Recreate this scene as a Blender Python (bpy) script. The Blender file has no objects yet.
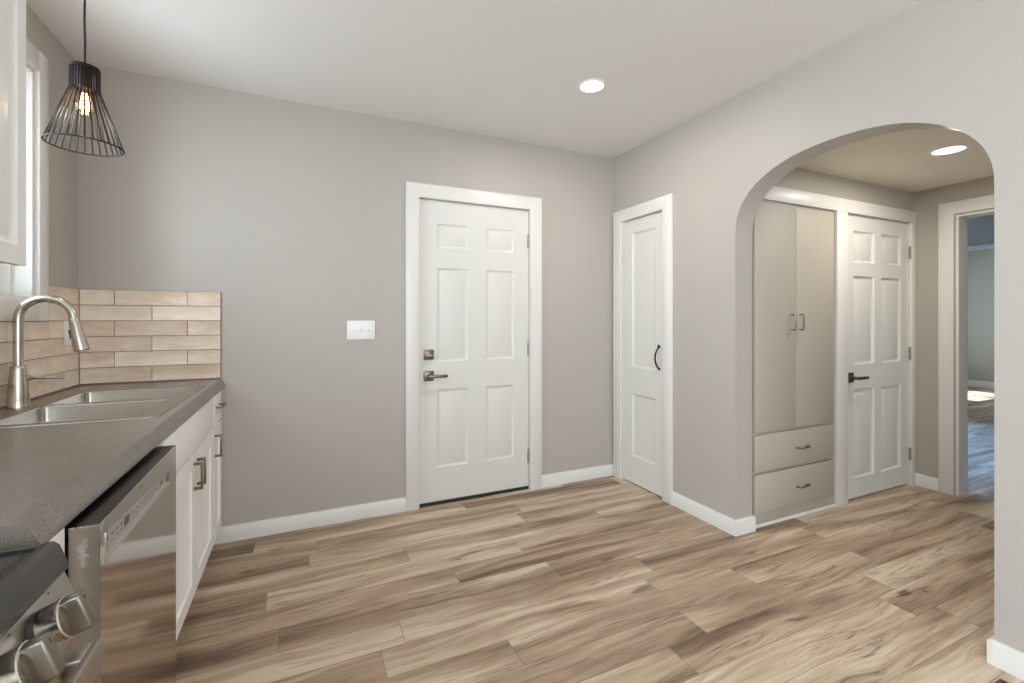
import bpy, bmesh, math, random
from mathutils import Vector, Matrix, Euler
PI = math.pi
S = bpy.context.scene
C = S.collection
random.seed(4)

# ------------------------------------------------------------------ camera
cam_d = bpy.data.cameras.new('camera')
cam = bpy.data.objects.new('camera', cam_d); C.objects.link(cam)
cam.location = (0, 0, 1.244)
cam.rotation_euler = (PI/2, 0, -0.4309)
cam_d.sensor_width = 36.0
cam_d.lens = 458.45/1024*36
cam_d.shift_y = -(341.5-319.55)/1024
cam_d.clip_start = 0.02
S.camera = cam

# ------------------------------------------------------------------ view, world
S.view_settings.view_transform = 'Standard'
S.view_settings.look = 'None'
S.view_settings.gamma = 1
S.view_settings.use_curve_mapping = False
S.view_settings.exposure = 0.16
S.cycles.max_bounces = 10
S.cycles.diffuse_bounces = 7
S.cycles.sample_clamp_indirect = 6
w = bpy.data.worlds.new('sky'); S.world = w; w.use_nodes = True
bg = w.node_tree.nodes['Background']
bg.inputs[0].default_value = (0.80, 0.90, 1.0, 1); bg.inputs[1].default_value = 1.2

# ------------------------------------------------------------------ sink window daylight, added fill lights, sun
def area(name, loc, rot, sx, sy, power, col):
    d = bpy.data.lights.new(name, 'AREA'); d.shape = 'RECTANGLE'; d.size = sx; d.size_y = sy
    d.energy = power; d.color = col
    o = bpy.data.objects.new(name, d); C.objects.link(o); o.location = loc; o.rotation_euler = rot
    return o
# area lights shine along local -Z
area('daylight_sink_window', (-1.225, 2.06, 1.81), (0, -PI/2, 0), 0.90, 0.62, 17, (0.84, 0.93, 1.0)).data.spread = math.radians(135)
area('added_rear_light', (0.75, -2.50, 1.45), (PI/2, 0, 0), 2.6, 1.7, 52, (0.92, 0.96, 1.0))  # fill light added behind the camera, at an unseen window
area('added_side_light', (-1.33, -1.15, 1.55), (0, -PI/2, 0), 1.3, 1.5, 165, (0.92, 0.96, 1.0))  # added unseen side light that brightens the near right wall
area('added_living_light', (5.5, 4.95, 1.75), (-PI/2+1.0, 0, 0), 1.9, 1.3, 185, (0.20, 0.46, 1.0)).data.spread = math.radians(80)  # added light, tilted down to tint the next room's floor blue
area('added_far_light', (10.0, 4.95, 1.35), (-PI/2, 0, 0), 1.4, 1.6, 40, (0.95, 0.97, 1.0))  # added light to lift the farthest room's end wall
area('added_hall_light', (3.3, -2.50, 1.45), (PI/2, 0, 0), 1.2, 1.3, 18, (1.0, 0.97, 0.92))  # added to light the hall door and cupboard evenly from the front
sun_d = bpy.data.lights.new('sun', 'SUN'); sun_d.energy = 16.0; sun_d.angle = 0.01; sun_d.color = (0.72, 0.86, 1.0)
sun = bpy.data.objects.new('sun', sun_d); C.objects.link(sun)
sun.rotation_euler = Vector((0.0, -0.62, -1.0)).to_track_quat('-Z', 'Y').to_euler()

# ------------------------------------------------------------------ materials
def lin(c):
    def f(v):
        v /= 255.0
        return v/12.92 if v <= 0.04045 else ((v+0.055)/1.055)**2.4
    return (f(c[0]), f(c[1]), f(c[2]), 1)

def mat(name, rgb, rough=0.5, metal=0.0, spec=0.5, coat=0.0, bump=0.0, bscale=200.0, var=0.0, vscale=3.0, stretch=None):
    m = bpy.data.materials.new(name); m.use_nodes = True
    nt = m.node_tree; b = nt.nodes['Principled BSDF']
    b.inputs['Base Color'].default_value = lin(rgb)
    b.inputs['Roughness'].default_value = rough
    b.inputs['Metallic'].default_value = metal
    b.inputs['Specular IOR Level'].default_value = spec
    b.inputs['Coat Weight'].default_value = coat
    if bump or var:
        tc = nt.nodes.new('ShaderNodeTexCoord')
        src = tc.outputs['Object']
        if stretch:
            mp = nt.nodes.new('ShaderNodeMapping'); mp.inputs['Scale'].default_value = stretch
            nt.links.new(src, mp.inputs['Vector']); src = mp.outputs['Vector']
    if bump:
        n = nt.nodes.new('ShaderNodeTexNoise'); n.inputs['Scale'].default_value = bscale; n.inputs['Detail'].default_value = 4
        nt.links.new(src, n.inputs['Vector'])
        bp = nt.nodes.new('ShaderNodeBump'); bp.inputs['Strength'].default_value = bump; bp.inputs['Distance'].default_value = 0.002
        nt.links.new(n.outputs['Fac'], bp.inputs['Height']); nt.links.new(bp.outputs['Normal'], b.inputs['Normal'])
    if var:
        n = nt.nodes.new('ShaderNodeTexNoise'); n.inputs['Scale'].default_value = vscale; n.inputs['Detail'].default_value = 5
        nt.links.new(src, n.inputs['Vector'])
        mx = nt.nodes.new('ShaderNodeMix'); mx.data_type = 'RGBA'
        c = lin(rgb)
        mx.inputs['A'].default_value = tuple(v*(1-var) for v in c[:3])+(1,)
        mx.inputs['B'].default_value = tuple(min(1, v*(1+var)) for v in c[:3])+(1,)
        nt.links.new(n.outputs['Fac'], mx.inputs['Factor']); nt.links.new(mx.outputs['Result'], b.inputs['Base Color'])
    return m

def emit(name, rgb, strength):
    m = bpy.data.materials.new(name); m.use_nodes = True
    nt = m.node_tree; nt.nodes.clear()
    e = nt.nodes.new('ShaderNodeEmission'); e.inputs[0].default_value = lin(rgb); e.inputs[1].default_value = strength
    o = nt.nodes.new('ShaderNodeOutputMaterial'); nt.links.new(e.outputs[0], o.inputs[0])
    return m

def glass(name, rgb=(255, 255, 255), gloss=0.12):
    m = bpy.data.materials.new(name); m.use_nodes = True
    nt = m.node_tree; nt.nodes.clear()
    t = nt.nodes.new('ShaderNodeBsdfTransparent'); t.inputs[0].default_value = lin(rgb)
    g = nt.nodes.new('ShaderNodeBsdfGlossy'); g.inputs['Roughness'].default_value = 0.02
    mx = nt.nodes.new('ShaderNodeMixShader'); mx.inputs[0].default_value = gloss
    o = nt.nodes.new('ShaderNodeOutputMaterial')
    nt.links.new(t.outputs[0], mx.inputs[1]); nt.links.new(g.outputs[0], mx.inputs[2]); nt.links.new(mx.outputs[0], o.inputs[0])
    return m

M = {}
M['wall'] = mat('taupe_wall_paint', (178, 172, 165), 0.48, spec=0.35, bump=0.05, bscale=350)
M['hall_wall'] = mat('hall_wall_paint', (176, 169, 157), 0.5, spec=0.35, bump=0.05, bscale=350)
M['ceil'] = mat('ceiling_paint', (227, 225, 222), 0.75, spec=0.2, bump=0.05, bscale=250)
M['hall_ceil'] = mat('hall_ceiling_paint', (236, 230, 216), 0.75, spec=0.2, bump=0.05, bscale=250)
M['trim'] = mat('white_trim_paint', (222, 220, 216), 0.35, bump=0.02, bscale=60)
M['door'] = mat('white_door_paint', (216, 215, 210), 0.38, bump=0.04, bscale=40, stretch=(6, 6, 1))
M['cab'] = mat('white_cabinet_paint', (240, 239, 236), 0.42, bump=0.02, bscale=60)
M['taupe_cab'] = mat('taupe_cabinet_paint', (178, 171, 159), 0.55, bump=0.03, bscale=60)
M['nickel'] = mat('satin_nickel', (176, 166, 152), 0.28, 1.0, bump=0.03, bscale=300)
M['hw'] = mat('dark_nickel_hardware', (128, 116, 102), 0.32, 1.0)
M['hinge'] = mat('hinge_nickel', (168, 160, 150), 0.45, 0.5)
M['faucet'] = mat('brushed_nickel_faucet', (186, 178, 166), 0.24, 1.0, bump=0.04, bscale=250, stretch=(1, 1, 0.05))
M['black'] = mat('black_iron', (18, 17, 17), 0.42, bump=0.05, bscale=200)
M['steel'] = mat('stainless_steel', (198, 190, 181), 0.09, 1.0, bump=0.008, bscale=220, stretch=(1, 0.03, 1))
M['steel_side'] = mat('stainless_side', (184, 177, 169), 0.38, 1.0, bump=0.05, bscale=220, stretch=(1, 1, 0.05))
M['sink_rim'] = mat('sink_rim_dimmed_steel', (160, 154, 147), 0.36, 1.0, bump=0.05, bscale=240, stretch=(1, 0.05, 1))  # same steel as the bowls, darkened for the rim's dimmer light
M['sink'] = mat('brushed_sink_steel', (215, 211, 204), 0.24, 1.0, bump=0.05, bscale=240, stretch=(1, 0.05, 1))
M['chrome'] = mat('knob_steel', (214, 207, 196), 0.2, 1.0, bump=0.02, bscale=200)
M['knob_face'] = mat('knob_grey_steel', (138, 132, 121), 0.36, 1.0)
M['black_glass'] = mat('black_ceramic_glass', (6, 6, 7), 0.08, spec=0.15)
M['rim'] = mat('dark_cooktop_rim', (50, 50, 49), 0.25, spec=0.45)
M['black_plastic'] = mat('black_plastic', (22, 22, 23), 0.4, bump=0.05, bscale=200)
M['grey_panel'] = mat('grey_control_strip', (158, 155, 153), 0.35)
M['mark'] = mat('dark_grey_marking', (92, 90, 90), 0.5)
M['display'] = mat('display_window', (44, 44, 47), 0.15)
M['film'] = mat('torn_film_residue', (180, 174, 167), 0.5, spec=0.4)
M['white_plastic'] = mat('white_plastic', (236, 235, 232), 0.35)
M['slot'] = mat('dark_slot', (40, 38, 37), 0.6)
M['threshold'] = mat('dark_door_sweep', (38, 32, 28), 0.6)
M['knob_ring'] = mat('knob_dark_ring', (70, 68, 65), 0.4, bump=0.02)  # dark grey ring at the foot of each range knob
M['grille'] = mat('bronze_register', (52, 46, 42), 0.45, 0.6, bump=0.05)
M['shade'] = mat('dark_bronze_wire', (30, 25, 23), 0.6, 0.0, spec=0.25)
M['cord'] = mat('black_cord', (24, 22, 22), 0.6, bump=0.1)
M['brass'] = mat('socket_metal', (64, 54, 46), 0.4, 0.6)
M['bulb_glass'] = glass('amber_bulb_glass', (255, 236, 205), 0.08)
M['filament'] = emit('glowing_filament', (255, 200, 130), 70)
M['led'] = emit('led_diffuser', (255, 248, 236), 9)
M['hall_led'] = emit('hall_led_diffuser', (255, 246, 226), 6)
M['pane'] = glass('window_glass', (250, 253, 255), 0.06)
M['far_wall'] = mat('far_room_paint', (166, 169, 160), 0.6, bump=0.05)
M['dirt'] = mat('grey_dust_speck', (120, 112, 104), 0.8)

def floor_mat():
    m = bpy.data.materials.new('vinyl_plank_floor'); m.use_nodes = True
    nt = m.node_tree; b = nt.nodes['Principled BSDF']; N = nt.nodes; L = nt.links
    def node(t, **kw):
        n = N.new(t)
        for k, v in kw.items(): setattr(n, k, v)
        return n
    def math_(op, a, bb=None, c=None):
        n = node('ShaderNodeMath', operation=op)
        for i, v in enumerate((a, bb, c)):
            if v is None: continue
            if isinstance(v, (int, float)): n.inputs[i].default_value = v
            else: L.new(v, n.inputs[i])
        return n.outputs[0]
    tc = node('ShaderNodeTexCoord'); sep = node('ShaderNodeSeparateXYZ'); L.new(tc.outputs['Object'], sep.inputs[0])
    x, y = sep.outputs[0], sep.outputs[1]
    PW, PL = 0.147, 1.22
    ry = math_('DIVIDE', math_('SUBTRACT', y, 1.92-PW*40), PW)
    row = math_('FLOOR', ry)
    fy = math_('SUBTRACT', ry, row)
    wn = node('ShaderNodeTexWhiteNoise', noise_dimensions='1D'); L.new(row, wn.inputs['W'])
    rx = math_('ADD', math_('DIVIDE', x, PL), math_('MULTIPLY', wn.outputs[0], 7.3))
    rx = math_('ADD', rx, 50)
    col = math_('FLOOR', rx); fx = math_('SUBTRACT', rx, col)
    cid = node('ShaderNodeCombineXYZ'); L.new(row, cid.inputs[0]); L.new(col, cid.inputs[1])
    wn2 = node('ShaderNodeTexWhiteNoise', noise_dimensions='3D'); L.new(cid.outputs[0], wn2.inputs['Vector'])
    rnd = wn2.outputs['Value']; rcol = node('ShaderNodeSeparateColor'); L.new(wn2.outputs['Color'], rcol.inputs[0])
    def vec(sx, sy, off, warp=None):
        yy = y if warp is None else math_('ADD', y, warp)
        cv = node('ShaderNodeCombineXYZ')
        L.new(math_('ADD', math_('MULTIPLY', x, sx), math_('MULTIPLY', rnd, 53.0+off)), cv.inputs[0])
        L.new(math_('ADD', math_('MULTIPLY', yy, sy), math_('MULTIPLY', rcol.outputs[1], 37.0+off)), cv.inputs[1])
        L.new(math_('MULTIPLY', rcol.outputs[2], 19.0), cv.inputs[2])
        return cv.outputs[0]
    def noise(v, scale, detail=3, rough=0.5, dist=0.0):
        n = node('ShaderNodeTexNoise'); n.inputs['Scale'].default_value = scale; n.inputs['Detail'].default_value = detail
        n.inputs['Roughness'].default_value = rough; n.inputs['Distortion'].default_value = dist
        L.new(v, n.inputs['Vector']); return n.outputs['Fac']
    wob = math_('MULTIPLY', math_('SUBTRACT', noise(vec(1.6, 3.0, 29), 1.0, 2, 0.5), 0.5), 0.11)
    bands = noise(vec(0.75, 9.0, 0, wob), 1.0, 3, 0.5, 0.5)           # broad soft bands along the plank
    grain = noise(vec(3.0, 55.0, 5, wob), 1.0, 5, 0.65, 0.8)          # grain
    fine = noise(vec(8.0, 260.0, 9), 1.0, 3, 0.6)
    streak = noise(vec(2.4, 26.0, 13, wob), 1.0, 5, 0.62, 2.0)
    crack = noise(vec(3.5, 75.0, 33, wob), 1.0, 3, 0.6, 0.6)         # dark cathedral figure
    streak2 = noise(vec(1.1, 4.0, 17), 1.0, 2, 0.5, 0.6)
    ramp = node('ShaderNodeValToRGB')
    e = ramp.color_ramp.elements
    e[0].position = 0.33; e[0].color = lin((104, 82, 67))
    e[1].position = 0.635; e[1].color = lin((212, 193, 170))
    k = e.new(0.42); k.color = lin((146, 122, 101))
    k = e.new(0.52); k.color = lin((179, 156, 132))
    t = math_('ADD', math_('MULTIPLY', bands, 0.72), math_('MULTIPLY', grain, 0.30))
    t = math_('ADD', t, math_('MULTIPLY', math_('SUBTRACT', rcol.outputs[0], 0.5), 0.13))
    L.new(t, ramp.inputs[0])
    # dark streaks
    sm = node('ShaderNodeMapRange', interpolation_type='SMOOTHSTEP'); sm.inputs[1].default_value = 0.53; sm.inputs[2].default_value = 0.74
    L.new(streak, sm.inputs[0])
    sg = node('ShaderNodeMapRange', interpolation_type='SMOOTHSTEP'); sg.inputs[1].default_value = 0.40; sg.inputs[2].default_value = 0.62
    L.new(streak2, sg.inputs[0])
    sf = math_('MULTIPLY', math_('MULTIPLY', sm.outputs[0], sg.outputs[0]), 0.85)
    mx = node('ShaderNodeMix', data_type='RGBA'); L.new(sf, mx.inputs['Factor']); L.new(ramp.outputs[0], mx.inputs['A'])
    mx.inputs['B'].default_value = lin((84, 64, 52))
    cr = node('ShaderNodeMapRange', interpolation_type='SMOOTHSTEP'); cr.inputs[1].default_value = 0.64; cr.inputs[2].default_value = 0.74
    L.new(crack, cr.inputs[0])
    cf = math_('MULTIPLY', math_('MULTIPLY', cr.outputs[0], sg.outputs[0]), 0.8)
    mc = node('ShaderNodeMix', data_type='RGBA'); L.new(cf, mc.inputs['Factor']); L.new(mx.outputs['Result'], mc.inputs['A'])
    mc.inputs['B'].default_value = lin((72, 55, 45)); mx = mc
    # fine grain multiply
    mg = node('ShaderNodeMix', data_type='RGBA', blend_type='MULTIPLY'); mg.inputs['Factor'].default_value = 0.35
    L.new(mx.outputs['Result'], mg.inputs['A'])
    fr = node('ShaderNodeMapRange'); fr.inputs[1].default_value = 0.3; fr.inputs[2].default_value = 0.6; fr.inputs[3].default_value = 0.62; fr.inputs[4].default_value = 1.0
    L.new(fine, fr.inputs[0]); L.new(fr.outputs[0], mg.inputs['B'])
    # knots
    vr = node('ShaderNodeTexVoronoi'); vr.inputs['Scale'].default_value = 1.0; L.new(vec(1.5, 4.5, 21), vr.inputs['Vector'])
    kn = node('ShaderNodeMapRange', interpolation_type='SMOOTHSTEP'); kn.inputs[1].default_value = 0.03; kn.inputs[2].default_value = 0.10
    kn.inputs[3].default_value = 0.75; kn.inputs[4].default_value = 0.0
    L.new(math_('ADD', vr.outputs['Distance'], math_('MULTIPLY', math_('SUBTRACT', grain, 0.5), 0.12)), kn.inputs[0])
    knf = math_('MULTIPLY', kn.outputs[0], math_('GREATER_THAN', rcol.outputs[1], 0.45))
    mk = node('ShaderNodeMix', data_type='RGBA'); L.new(knf, mk.inputs['Factor']); L.new(mg.outputs['Result'], mk.inputs['A'])
    mk.inputs['B'].default_value = lin((78, 58, 46))
    # seams
    ey = math_('MULTIPLY', math_('MINIMUM', fy, math_('SUBTRACT', 1.0, fy)), PW)
    ex = math_('MULTIPLY', math_('MINIMUM', fx, math_('SUBTRACT', 1.0, fx)), PL)
    ed = math_('MINIMUM', ey, ex)
    se = node('ShaderNodeMapRange'); se.inputs[1].default_value = 0.0006; se.inputs[2].default_value = 0.0022; se.inputs[3].default_value = 0.55; se.inputs[4].default_value = 0.0
    L.new(ed, se.inputs[0])
    ms = node('ShaderNodeMix', data_type='RGBA'); L.new(se.outputs[0], ms.inputs['Factor']); L.new(mk.outputs['Result'], ms.inputs['A'])
    ms.inputs['B'].default_value = lin((88, 70, 58))
    L.new(ms.outputs['Result'], b.inputs['Base Color'])
    b.inputs['Roughness'].default_value = 0.40
    b.inputs['Specular IOR Level'].default_value = 0.4
    bp = node('ShaderNodeBump'); bp.inputs['Strength'].default_value = 0.12; bp.inputs['Distance'].default_value = 0.002
    L.new(math_('SUBTRACT', grain, math_('MULTIPLY', se.outputs[0], 1.0)), bp.inputs['Height']); L.new(bp.outputs[0], b.inputs['Normal'])
    return m
M['floor'] = floor_mat()

def counter_mat():
    m = mat('grey_brown_laminate', (122, 113, 106), 0.27, spec=0.5)
    nt = m.node_tree; b = nt.nodes['Principled BSDF']; N = nt.nodes; L = nt.links
    tc = N.new('ShaderNodeTexCoord')
    n1 = N.new('ShaderNodeTexNoise'); n1.inputs['Scale'].default_value = 420; n1.inputs['Detail'].default_value = 4; n1.inputs['Roughness'].default_value = 0.75
    n2 = N.new('ShaderNodeTexNoise'); n2.inputs['Scale'].default_value = 18; n2.inputs['Detail'].default_value = 4
    L.new(tc.outputs['Object'], n1.inputs['Vector']); L.new(tc.outputs['Object'], n2.inputs['Vector'])
    ad = N.new('ShaderNodeMath'); ad.operation = 'MULTIPLY_ADD'; ad.inputs[1].default_value = 0.08
    L.new(n2.outputs['Fac'], ad.inputs[0]); L.new(n1.outputs['Fac'], ad.inputs[2])
    r = N.new('ShaderNodeValToRGB'); e = r.color_ramp.elements
    e[0].position = 0.36; e[0].color = lin((92, 86, 81)); e[1].position = 0.72; e[1].color = lin((158, 150, 142))
    k = e.new(0.54); k.color = lin((122, 114, 107))
    L.new(ad.outputs[0], r.inputs[0]); L.new(r.outputs[0], b.inputs['Base Color'])
    return m
M['counter'] = counter_mat()

def tile_mat():
    m = mat('beige_glazed_tile', (205, 186, 166), 0.2, spec=0.5)
    nt = m.node_tree; b = nt.nodes['Principled BSDF']; N = nt.nodes; L = nt.links
    g = N.new('ShaderNodeNewGeometry'); tc = N.new('ShaderNodeTexCoord')
    n1 = N.new('ShaderNodeTexNoise'); n1.inputs['Scale'].default_value = 9; n1.inputs['Detail'].default_value = 5; n1.inputs['Roughness'].default_value = 0.65
    n1.inputs['Distortion'].default_value = 0.8; n1.noise_dimensions = '4D'
    mm = N.new('ShaderNodeMath'); mm.operation = 'MULTIPLY'; mm.inputs[1].default_value = 30
    L.new(g.outputs['Random Per Island'], mm.inputs[0]); L.new(mm.outputs[0], n1.inputs['W'])
    mp = N.new('ShaderNodeMapping'); mp.inputs['Scale'].default_value = (0.7, 1, 2.2)
    L.new(tc.outputs['Object'], mp.inputs[0]); L.new(mp.outputs[0], n1.inputs['Vector'])
    ad = N.new('ShaderNodeMath'); ad.operation = 'MULTIPLY_ADD'; ad.inputs[1].default_value = 0.30
    L.new(g.outputs['Random Per Island'], ad.inputs[0]); L.new(n1.outputs['Fac'], ad.inputs[2])
    r = N.new('ShaderNodeValToRGB'); e = r.color_ramp.elements
    e[0].position = 0.38; e[0].color = lin((205, 183, 160)); e[1].position = 0.95; e[1].color = lin((238, 225, 210))
    k = e.new(0.66); k.color = lin((224, 206, 187))
    L.new(ad.outputs[0], r.inputs[0]); L.new(r.outputs[0], b.inputs['Base Color'])
    bp = N.new('ShaderNodeBump'); bp.inputs['Strength'].default_value = 0.25; bp.inputs['Distance'].default_value = 0.003
    n2 = N.new('ShaderNodeTexNoise'); n2.inputs['Scale'].default_value = 14; L.new(tc.outputs['Object'], n2.inputs['Vector'])
    L.new(n2.outputs['Fac'], bp.inputs['Height']); L.new(bp.outputs[0], b.inputs['Normal'])
    return m
M['tile'] = tile_mat()
M['grout'] = mat('brown_grout', (138, 120, 106), 0.8, bump=0.1)

# ------------------------------------------------------------------ mesh helpers
def tmp_into(bm, t, mtx=None):
    if mtx is not None: bmesh.ops.transform(t, matrix=mtx, verts=t.verts)
    me = bpy.data.meshes.new('tmp'); t.to_mesh(me); t.free(); bm.from_mesh(me); bpy.data.meshes.remove(me)

def box(bm, x0, x1, y0, y1, z0, z1, bev=0.0, seg=2, mtx=None):
    t = bmesh.new(); bmesh.ops.create_cube(t, size=1)
    for v in t.verts:
        v.co = Vector((x0 if v.co.x < 0 else x1, y0 if v.co.y < 0 else y1, z0 if v.co.z < 0 else z1))
    if bev:
        bmesh.ops.bevel(t, geom=list(t.edges), offset=bev, segments=seg, profile=0.5, affect='EDGES')
    tmp_into(bm, t, mtx)
    return bm

def B(*a, **k): return box(bmesh.new(), *a, **k)

def lathe(bm, prof, n=32, mtx=None):
    t = bmesh.new(); rings = []
    for r, z in prof:
        if r < 1e-6: rings.append([t.verts.new((0, 0, z))])
        else: rings.append([t.verts.new((r*math.cos(2*PI*i/n), r*math.sin(2*PI*i/n), z)) for i in range(n)])
    for a, b in zip(rings, rings[1:]):
        for i in range(n):
            j = (i+1) % n
            if len(a) == 1 and len(b) == 1: continue
            if len(a) == 1: t.faces.new((a[0], b[i], b[j]))
            elif len(b) == 1: t.faces.new((a[i], a[j], b[0]))
            else: t.faces.new((a[i], a[j], b[j], b[i]))
    bmesh.ops.recalc_face_normals(t, faces=t.faces)
    tmp_into(bm, t, mtx)
    return bm

def tube(bm, pts, r, n=12, closed=False, cap=True):
    """sweep a circle of radius r (number or list) along points"""
    t = bmesh.new(); P = [Vector(p) for p in pts]; m = len(P)
    R = r if isinstance(r, (list, tuple)) else [r]*m
    tang = []
    for i in range(m):
        a = P[(i-1) % m] if (closed or i > 0) else P[i]
        b = P[(i+1) % m] if (closed or i < m-1) else P[i]
        tang.append((b-a).normalized())
    up = Vector((0, 0, 1)) if abs(tang[0].z) < 0.9 else Vector((1, 0, 0))
    u = tang[0].cross(up).normalized(); rings = []
    for i in range(m):
        u = (u - tang[i]*u.dot(tang[i])).normalized(); v = tang[i].cross(u)
        rings.append([t.verts.new(P[i]+(u*math.cos(2*PI*k/n)+v*math.sin(2*PI*k/n))*R[i]) for k in range(n)])
    for i in range(m if closed else m-1):
        a, b = rings[i], rings[(i+1) % m]
        for k in range(n):
            t.faces.new((a[k], a[(k+1) % n], b[(k+1) % n], b[k]))
    if cap and not closed:
        t.faces.new(rings[0][::-1]); t.faces.new(rings[-1])
    bmesh.ops.recalc_face_normals(t, faces=t.faces)
    tmp_into(bm, t)
    return bm

def prism(pts, axis, a, b, bm=None, bev=0.0):
    """extrude a 2D outline; axis 'x': pts are (y,z); 'y': (x,z); 'z': (x,y)"""
    t = bmesh.new()
    def P(p, d):
        return {'x': (d, p[0], p[1]), 'y': (p[0], d, p[1]), 'z': (p[0], p[1], d)}[axis]
    v0 = [t.verts.new(P(p, a)) for p in pts]; v1 = [t.verts.new(P(p, b)) for p in pts]
    t.faces.new(v0); t.faces.new(v1[::-1]); n = len(pts)
    for i in range(n): t.faces.new((v0[i], v0[(i+1) % n], v1[(i+1) % n], v1[i]))
    bmesh.ops.recalc_face_normals(t, faces=t.faces)
    if bev:
        bmesh.ops.bevel(t, geom=list(t.edges), offset=bev, segments=2, profile=0.5, affect='EDGES')
    if bm is None: bm = bmesh.new()
    tmp_into(bm, t)
    return bm

def obj(name, bm, m, parent=None, label=None, sharp=32):
    me = bpy.data.meshes.new(name)
    bm.to_mesh(me); bm.free()
    for p in me.polygons: p.use_smooth = True
    me.set_sharp_from_angle(angle=math.radians(sharp))
    me.materials.append(m if not isinstance(m, str) else M[m])
    o = bpy.data.objects.new(name, me); C.objects.link(o)
    if parent: o.parent = parent
    if label: o['label'] = label
    return o

def tag(o, label, cat, group=None, kind=None):
    o['label'] = label; o['category'] = cat
    if group: o['group'] = group
    if kind: o['kind'] = kind
    return o

def struct(name, bm, m, label, cat):
    return tag(obj(name, bm, m), label, cat, kind='structure')

def empty(name, loc=(0, 0, 0), rz=0, label=None, cat=None, group=None, kind=None):
    o = bpy.data.objects.new(name, None); C.objects.link(o); o.empty_display_size = 0.1
    o.location = loc; o.rotation_euler = (0, 0, rz)
    return tag(o, label, cat, group, kind)

def dup(root, loc=None):
    r = root.copy(); C.objects.link(r)
    if loc: r.location = loc
    for ch in list(root.children):
        c = ch.copy(); C.objects.link(c); c.parent = r
        for g in list(ch.children):
            d = g.copy(); C.objects.link(d); d.parent = c
    return r

# ------------------------------------------------------------------ room constants
XL, XR, YB, ZC = -1.0186, 2.275, 3.0025, 2.534
XR2 = 2.415                      # hall side of the arched wall
YS = -2.2                        # wall behind the camera
HY, HZ, HX = 1.885, 2.206, 4.207  # hall north wall, hall ceiling, hall east wall
AY0, AY1 = 0.777, 1.865          # arched opening

# ------------------------------------------------------------------ shell
struct('floor', B(-1.25, 11.6, YS-0.3, 4.9, -0.08, 0.0), 'floor', 'brown wood-look vinyl plank floor running through kitchen and hall', 'floor')
struct('ceiling', B(-1.25, XR2, YS-0.2, YB+0.14, ZC, ZC+0.1), 'ceil', 'smooth off-white kitchen ceiling', 'ceiling')
struct('ceiling.001', B(XR2, HX+0.12, YS-0.2, HY+0.11, HZ, HZ+0.1), 'hall_ceil', 'low cream ceiling of the hall beyond the arch', 'ceiling')
struct('ceiling.002', B(XR2, 11.6, YS-0.3, 4.9, 2.56, 2.66), 'ceil', 'ceiling of the rooms beyond the hall doorway', 'ceiling')

# back wall with the entry door opening
DX0, DX1, DT = 0.690, 1.533, 2.058
struct('wall_back', prism([(-1.25, 0), (DX0, 0), (DX0, DT), (DX1, DT), (DX1, 0), (HX+0.12, 0), (HX+0.12, 2.6), (-1.25, 2.6)], 'y', YB, YB+0.14),
       'wall', 'taupe painted back wall around the white six-panel entry door', 'wall')

# right wall with the arch and the pantry door opening
PY0, PY1, PT = 2.428, 2.892, 2.012
pts = [(YS, 0), (AY0, 0)]
ZS, ZT, n = 1.735, 2.096, 40
yc, a_ = (AY0+AY1)/2, (AY1-AY0)/2
for i in range(n+1):
    th = PI - PI*i/n
    c_, s_ = math.cos(th), math.sin(th)
    e_ = 2/2.25
    pts.append((yc + a_*math.copysign(abs(c_)**e_, c_), ZS + (ZT-ZS)*abs(s_)**e_))
pts += [(AY1, 0), (PY0, 0), (PY0, PT), (PY1, PT), (PY1, 0), (YB, 0), (YB, 2.6), (YS, 2.6)]
struct('wall_right', prism(pts, 'x', XR, XR2), 'wall', 'taupe painted wall with the wide arched opening to the hall', 'wall')

# left wall with the window opening over the sink
WY0, WY1, WZ0, WZ1 = 1.72, 2.582, 1.322, 2.287
o = bmesh.new(); LW = (-1.8, -0.5, 0.8, 2.3)  # LW is the opening of the added side window
box(o, XL-0.22, XL, YS, LW[0], 0, 2.6); box(o, XL-0.22, XL, LW[1], WY0, 0, 2.6); box(o, XL-0.22, XL, WY1, YB, 0, 2.6)
box(o, XL-0.22, XL, LW[0], LW[1], 0, LW[2]); box(o, XL-0.22, XL, LW[0], LW[1], LW[3], 2.6)
box(o, XL-0.22, XL, WY0, WY1, 0, WZ0); box(o, XL-0.22, XL, WY0, WY1, WZ1, 2.6)
struct('wall_left', o, 'wall', 'taupe painted wall behind the sink with the window', 'wall')

# wall behind the camera with openings for the added windows
o = bmesh.new(); RW = (-0.55, 2.05, 0.6, 2.3)
box(o, XL-0.16, RW[0], YS-0.14, YS, 0, 2.6); box(o, RW[1], 2.7, YS-0.14, YS, 0, 2.6); box(o, 3.9, HX+0.12, YS-0.14, YS, 0, 2.6)
box(o, 2.7, 3.9, YS-0.14, YS, 0, 0.8); box(o, 2.7, 3.9, YS-0.14, YS, 2.1, 2.6)
box(o, RW[0], RW[1], YS-0.14, YS, 0, RW[2]); box(o, RW[0], RW[1], YS-0.14, YS, RW[3], 2.6)
struct('wall_rear', o, 'wall', 'taupe wall behind the camera', 'wall')

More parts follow.
